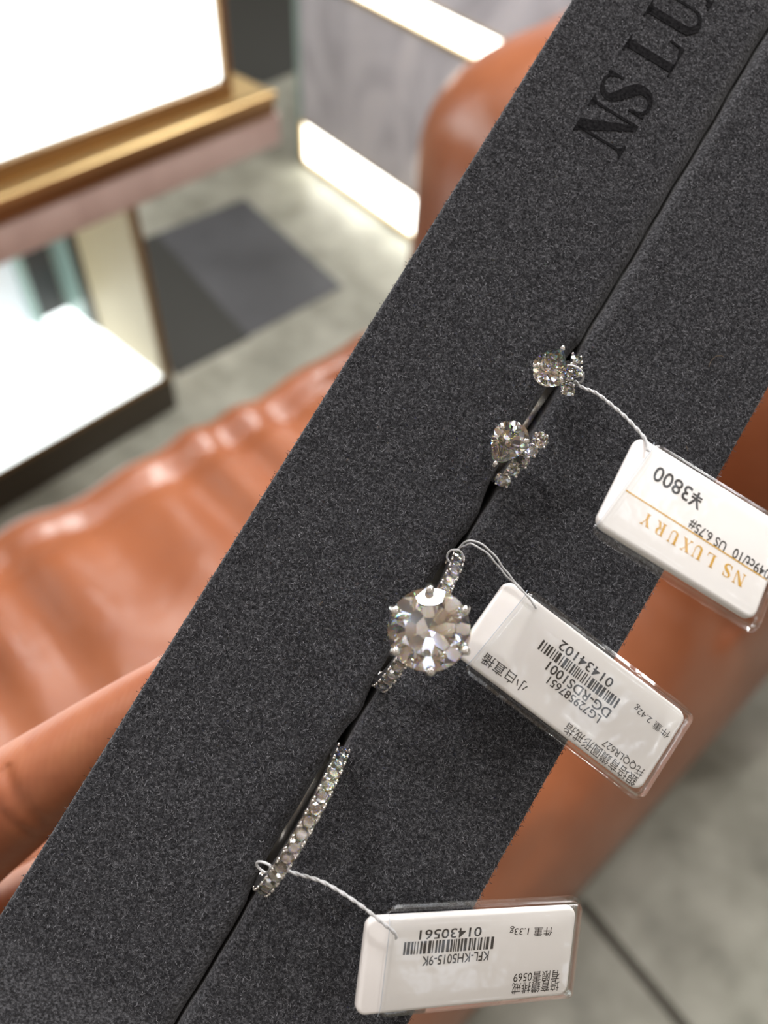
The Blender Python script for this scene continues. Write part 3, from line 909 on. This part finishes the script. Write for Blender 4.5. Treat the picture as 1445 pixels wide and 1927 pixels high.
def make_tag(T, RR, Lc, Wc, label, sleeve_x0, skew, string_pts, loop, prints, bars, gold=None, thread_r=.14):
    M3 = Matrix([[RR[i][0], RR[i][1], RR[i][2], T[i] * MM] for i in range(3)] + [[0, 0, 0, 1]])
    t = empty('price_tag', MH @ M3, label, 'price tag', None)
    a, b = Lc / 2, Wc / 2
    def lp(ins, z, r): return [(x, y, z) for x, y in rrect(-a + ins, a - ins, -b + ins, b - ins, max(r - ins, .3))]
    loft('card', [lp(.35, -.55, 1.2), lp(.10, -.48, 1.2), lp(0, -.25, 1.2), lp(0, .25, 1.2), lp(.10, .48, 1.2), lp(.38, .56, 1.2)], M_card, t)
    # sleeve: flange, wall, raised soft top; open toward the string
    def sp_(ins, z, r): return [((x if x > 0 else x + skew * y / b), y, z) for x, y in rrect(sleeve_x0 + ins * .3, a + 1.35 - ins, -b - .95 + ins, b + .95 - ins, max(r - ins, .35), 8)]
    loops = [sp_(.85, -.62, 1.4), sp_(.15, -.72, 1.4), sp_(0, -.60, 1.4), sp_(.02, -.42, 1.4), sp_(.42, -.36, 1.4), sp_(.50, -.1, 1.4),
             sp_(.55, .55, 1.4), sp_(.75, .86, 1.4), sp_(1.15, .98, 1.4), sp_(2.0, .90, 1.4), sp_(3.0, .84, 1.4)]
    sv = loft('sleeve', loops, M_sleeve, t, cap0=False, cap1=True)
    s = sv.modifiers.new('thickness', 'SOLIDIFY'); s.thickness = .00016; s.offset = -1
    # bright cut edge of the sleeve mouth
    bm = bmesh.new()
    x0 = sleeve_x0
    add_tube(bm, spline([(x0 + skew, b + .3, .4), (x0 + skew * .9, b * .8, .93), (x0, 0, .97), (x0 - skew * .8, -b * .8, .93), (x0 - skew, -b - .3, .4)], 8), .035, 6)
    bm_obj('sleeve_mouth', bm, mat('sleeve_edge', (.45, .52, .60), .2), t, scale=MM)
    V, F = [], []
    for (s_, A, B, h, bold) in prints: txt(s_, A, B, h, (V, F), .585, bold=bold)
    if V: mesh_obj('printed_text', V, F, M_ink, t)
    if bars:
        BV, BF = barcode(*bars, .585); mesh_obj('barcode', BV, BF, M_ink, t)
    if gold:
        V, F = [], []
        polysg = []
        for ch, cx_, cyy, hh in gold['letters']:
            g, adv = G(ch)
            for p in g: polysg.append([(cx_ - (x - adv / 2) * hh, cyy - (y - .5) * hh) for x, y in p])
        glyph_mesh(polysg, 'gold_lettering', M_foil, t, .575, .02)
        (xa, ya), (xb, yb) = gold['line']
        V = [(xa, ya - .09, .585), (xb, yb - .09, .585), (xb, yb + .09, .585), (xa, ya + .09, .585)]
        mesh_obj('gold_line', V, [(0, 1, 2, 3)], M_foil, t)
    # two-ply thread, given in pad millimetres, converted to the tag's frame
    inv = M3.inverted()
    to = lambda p: inv @ (Vector(p) * MM) / MM
    P = spline([to(p) for p in string_pts], 24)
    bm = bmesh.new()
    tot = 0; a_, b_ = [], []
    for i, p in enumerate(P):
        tg = (P[min(i + 1, len(P) - 1)] - P[max(i - 1, 0)]).normalized()
        n1 = tg.cross(Vector((0, 0, 1))).normalized(); n2 = tg.cross(n1)
        if i: tot += (p - P[i - 1]).length
        ph = tot / 2.4 * 2 * PI
        off = (n1 * math.cos(ph) + n2 * math.sin(ph)) * thread_r * .6
        if loop.get('split'):   # plies run apart in the middle
            k = math.sin(PI * min(1, i / (len(P) * .75))) ** 1 if i < len(P) * .75 else 0
            off = off * .6 + n1 * loop['split'] * k
        a_.append(p + off); b_.append(p - off)
    add_tube(bm, a_, thread_r, 8); add_tube(bm, b_, thread_r, 8)
    c = Vector(loop['c']); r_l = loop['r']
    lpz = [to(c + Vector((r_l[0] * math.cos(q), r_l[1] * math.sin(q), r_l[2] * math.sin(q + loop.get('ph', 0))))) for q in np.linspace(0, 2 * PI, 40)]
    add_tube(bm, lpz, thread_r * 1.1, 8, False)
    bm_obj('string', bm, M_thread, t, smooth=True, scale=MM)
    return t

# tag of the open pear ring (top right)
make_tag((19.32, 15.2, 13.15), [[1.0, .0069, .0052], [-.0081, .9587, .2841], [-.003, -.2842, .9588]], 20.08, 12.5,
         'white price tag with gold serif letters, thread tied to the open pear ring', -8.9, .9,
         [(.9, 25.4, 5.0), (1.9, 24.85, 6.0), (3.4, 24.4, 8.0), (5.6, 23.7, 9.2), (7.9, 22.7, 10.6), (10.3, 21.2, 12.2), (10.9, 20.0, 13.0)],
         {'c': (.2, 25.8, 5.2), 'r': (1.4, .6, 1.4)},
         [('US 6.75#', (3.83, -.32), (-.43, -.10), 1.15, 0), ('1.049ct/10', (10.3, -.50), (5.30, -.36), 1.15, 0), ('¥3800', (-.9, 2.9), (-6.0, 3.1), 1.75, 0)],
         None,
         {'letters': [('N', 6.75, -2.8, 1.6), ('S', 5.25, -2.72, 1.6), ('L', 3.1, -2.72, 1.6), ('U', 1.45, -2.75, 1.6), ('X', .0, -2.75, 1.6), ('U', -1.65, -2.75, 1.6), ('R', -3.35, -2.7, 1.6), ('Y', -5.1, -2.65, 1.6)],
          'line': ((-8.6, -.85), (9.7, -1.1))})
# tag of the solitaire (middle)
make_tag((18.67, -6.45, 5.87), [[.9942, .0955, .0487], [-.0989, .9923, .0747], [-.0411, -.0791, .996]], 26.94, 10.8,
         'white barcode price tag touching the big round diamond of the solitaire ring', -11.2, .4,
         [(-.9, .1, 4.6), (-.7, 1.0, 6.4), (-.1, 1.6, 8.0), (2.1, 1.57, 8.2), (5.06, .63, 7.4), (7.34, .05, 7.0), (9.0, -.4, 6.9), (10.4, -1.0, 6.6)],
         {'c': (-.7, -.6, 4.8), 'r': (.9, .8, 1.0), 'split': .24},
         [('01434102', (3.33, 2.85), (-3.66, 2.95), 1.0, 0), ('DG-RDS1001', (5.05, -.20), (-3.48, .05), 1.0, .004), ('LG729587651', (4.53, -1.38), (-2.57, -1.25), .85, 0),
          ('托QQLR627', (12.3, -3.35), (6.97, -3.2), .95, 0), ('銀培育鑽圓形戒指', (11.9, -4.65), (2.5, -4.42), 1.15, .012), ('小白直播', (-5.1, -3.7), (-9.9, -3.7), 1.2, .012),
          ('件重 2.42g', (12.5, 2.1), (7.78, 2.3), .95, .006)],
         ((5.57, 1.38), (-6.01, 1.53), 1.3, 5), thread_r=.11)
# tag of the eternity band (bottom)
make_tag((25.49, -40.12, 1.71), [[.8578, -.4081, .3125], [.3982, .912, .0982], [-.3251, .0402, .9448]], 28.03, 10.8,
         'white barcode price tag tied to the eternity band, lowest in the photo', -11.35, -.05,
         [(.2, -41.8, 4.6), (1.1, -41.4, 5.2), (2.3, -41.0, 5.6), (5.15, -39.9, 6.8), (9.13, -39.5, 8.0), (12.6, -39.9, 8.0), (14.6, -40.4, 7.3), (15.4, -41.0, 6.7)],
         {'c': (-1.0, -42.6, 4.6), 'r': (1.25, .9, 1.2)},
         [('01430561', (.32, 3.17), (-6.91, 3.23), .95, 0), ('KFL-KH5015-9K', (1.84, .28), (-6.38, .22), .95, 0), ('件重 1.33g', (10.41, 2.7), (4.98, 2.95), 1.05, .006),
          ('有限書0569', (12.1, -2.8), (6.37, -2.71), 1.1, .01), ('培育鑽排戒', (12.0, -4.05), (6.5, -3.95), 1.15, .012)],
         ((2.6, 1.75), (-9.49, 1.80), 1.45, 11))

# ================================================================== HAND
hand = empty('hand', CAMM @ Matrix.Translation((-.075, -.06, -.122)), 'left hand seen palm up, fingertips supporting the grey display pad from behind', 'hand')
off = Vector((-75, -60, -122))
bm = bmesh.new()
def limb(pts, rads, squash=1.0, n=8):
    P = spline(pts, n)
    Rr = list(np.interp(np.linspace(0, 1, len(P)), np.linspace(0, 1, len(rads)), rads))
    P = [p - off for p in P]
    add_tube(bm, P, Rr, 20)
    add_ball(bm, P[0], Rr[0] * .995, 3); add_ball(bm, P[-1], Rr[-1] * .995, 3)
# index finger (fully in view), then middle, ring, little finger and thumb
limb([(-28.0, -25.2, -119.0), (-35.5, -29.8, -119.0), (-47.5, -37.6, -118.5), (-57, -44.4, -119), (-70, -55.5, -120.5), (-84, -69, -123), (-97, -81, -127)],
     [5.6, 6.4, 7.2, 8.1, 8.8, 9.6, 10.5])
limb([(-30, -48.5, -129), (-42, -56.5, -130), (-61, -69, -130.5), (-82, -84, -132), (-101, -95, -132)],
     [5.8, 7.6, 8.4, 8.0, 8.8, 9.2, 9.4, 10, 11])
limb([(-24, -63, -133), (-44, -75, -134), (-64, -88, -134.5), (-84, -98, -135), (-104, -107, -136)],
     [5.8, 7.4, 8.0, 7.6, 8.4, 8.8, 9.2, 10, 11])
limb([(-33, -86, -137), (-50, -95, -138), (-68, -104, -138), (-86, -112, -138), (-106, -119, -138)],
     [5.0, 6.4, 7.0, 6.8, 7.3, 7.8, 8.2, 9, 10])
limb([(-75, -28, -112), (-88, -38, -113), (-101, -52, -118), (-115, -72, -128), (-126, -92, -133)],
     [6.5, 8.8, 9.6, 8.9, 10, 11, 12, 14])
# palm and wrist
for a, b, r0, r1_ in (((-97, -81, -127), (-134, -108, -136), 11, 14), ((-101, -94, -132), (-136, -116, -137), 12, 15), ((-104, -107, -136), (-137, -124, -138), 12, 15),
                   ((-106, -119, -138), (-138, -132, -139), 11, 14), ((-112, -70, -127), (-136, -108, -136), 13, 15),
                   ((-134, -116, -137), (-172, -142, -142), 17, 20), ((-132, -126, -138), (-172, -146, -142), 16, 20), ((-172, -144, -142), (-240, -190, -150), 24, 30)):
    limb([a, ((a[0] + b[0]) / 2, (a[1] + b[1]) / 2, (a[2] + b[2]) / 2), b], [r0, (r0 + r1_) / 2, r1_])
bmesh.ops.scale(bm, vec=(MM,) * 3, verts=bm.verts)
body = bm_obj('palm_and_fingers', bm, M_skin, hand, smooth=True)
rm = body.modifiers.new('remesh', 'REMESH'); rm.mode = 'VOXEL'; rm.voxel_size = .0005; rm.use_smooth_shade = True
sm = body.modifiers.new('smooth', 'SMOOTH'); sm.factor = .7; sm.iterations = 30
dg = bpy.context.evaluated_depsgraph_get(); dg.update()
me = bpy.data.meshes.new_from_object(body.evaluated_get(dg))
body.modifiers.clear(); body.data = me
# joint creases pressed into the skin
co = np.empty(len(me.vertices) * 3, np.float32); me.vertices.foreach_get('co', co); co = co.reshape(-1, 3)
nr = np.empty(len(me.vertices) * 3, np.float32); me.vertices.foreach_get('normal', nr); nr = nr.reshape(-1, 3)
def crease(c, axis, wd, dep, rad=11):
    c = (np.array(c) - np.array(off)) * MM; ax = np.array(axis, float); ax /= np.linalg.norm(ax)
    d = (co - c) @ ax; dist = np.linalg.norm(co - c, axis=1)
    k = np.exp(-(d / (wd * MM)) ** 2) * (dist < rad * MM)
    co[:] -= nr * (k * dep * MM)[:, None]
crease((-49.5, -42.2, -113.2), (.82, .57, 0), 1.1, .32, 7.5); crease((-51.5, -44.2, -113.2), (.76, .65, 0), .6, .22, 6)
crease((-50, -62, -129), (.85, .53, 0), .7, .5)
me.vertices.foreach_set('co', co.reshape(-1)); me.update()
# finger print ridges
N, L, b = nodes(M_skin)
t = N.new('ShaderNodeTexCoord'); wv = N.new('ShaderNodeTexWave'); wv.wave_type = 'BANDS'; wv.bands_direction = 'DIAGONAL'
wv.inputs['Scale'].default_value = 380; wv.inputs['Distortion'].default_value = 3; wv.inputs['Detail Scale'].default_value = .12
wv.inputs['Detail'].default_value = 1
mp = N.new('ShaderNodeMapping'); mp.inputs['Rotation'].default_value = (0, 0, .6)
bp = N.new('ShaderNodeBump'); bp.inputs['Strength'].default_value = .16; bp.inputs['Distance'].default_value = .00008
L.new(t.outputs['Object'], mp.inputs['Vector']); L.new(mp.outputs['Vector'], wv.inputs['Vector'])
L.new(wv.outputs['Fac'], bp.inputs['Height']); L.new(bp.outputs['Normal'], b.inputs['Normal'])
# nail: curved plate on the far side of the index tip, its rim showing above
def nail(c, axis, back, wd, ln, rad):
    ax = Vector(axis).normalized(); bk = Vector(back); bk = (bk - ax * bk.dot(ax)).normalized(); sd = ax.cross(bk)
    V, F = [], []; nu, nv = 14, 12
    for i in range(nv + 1):
        t = i / nv
        for j in range(nu + 1):
            s = (j / nu - .5) * 2
            a = s * wd / rad
            tt = ln * (t - .5) + (.8 * (1 - s * s) if t > .5 else 0) * (t - .5) * 2
            rr = rad + .15 - 1.0 * max(0, t - .5) ** 2
            p = Vector(c) + ax * tt + (bk * math.cos(a) + sd * math.sin(a)) * rr - off
            V.append(tuple(p))
    for i in range(nv):
        for j in range(nu):
            F.append((i * (nu + 1) + j, i * (nu + 1) + j + 1, (i + 1) * (nu + 1) + j + 1, (i + 1) * (nu + 1) + j))
    o = mesh_obj('fingernail', V, F, M_nail, hand, smooth=True)
    s = o.modifiers.new('thickness', 'SOLIDIFY'); s.thickness = .0004; s.offset = 1
nail((-33.3, -28.9, -119.0), (.83, .56, 0), (-.42, .62, -.66), 5.0, 10.0, 5.75)
nail((-37, -54, -129.5), (.85, .53, 0), (-.3, .4, -.85), 6.2, 11.5, 7.0)
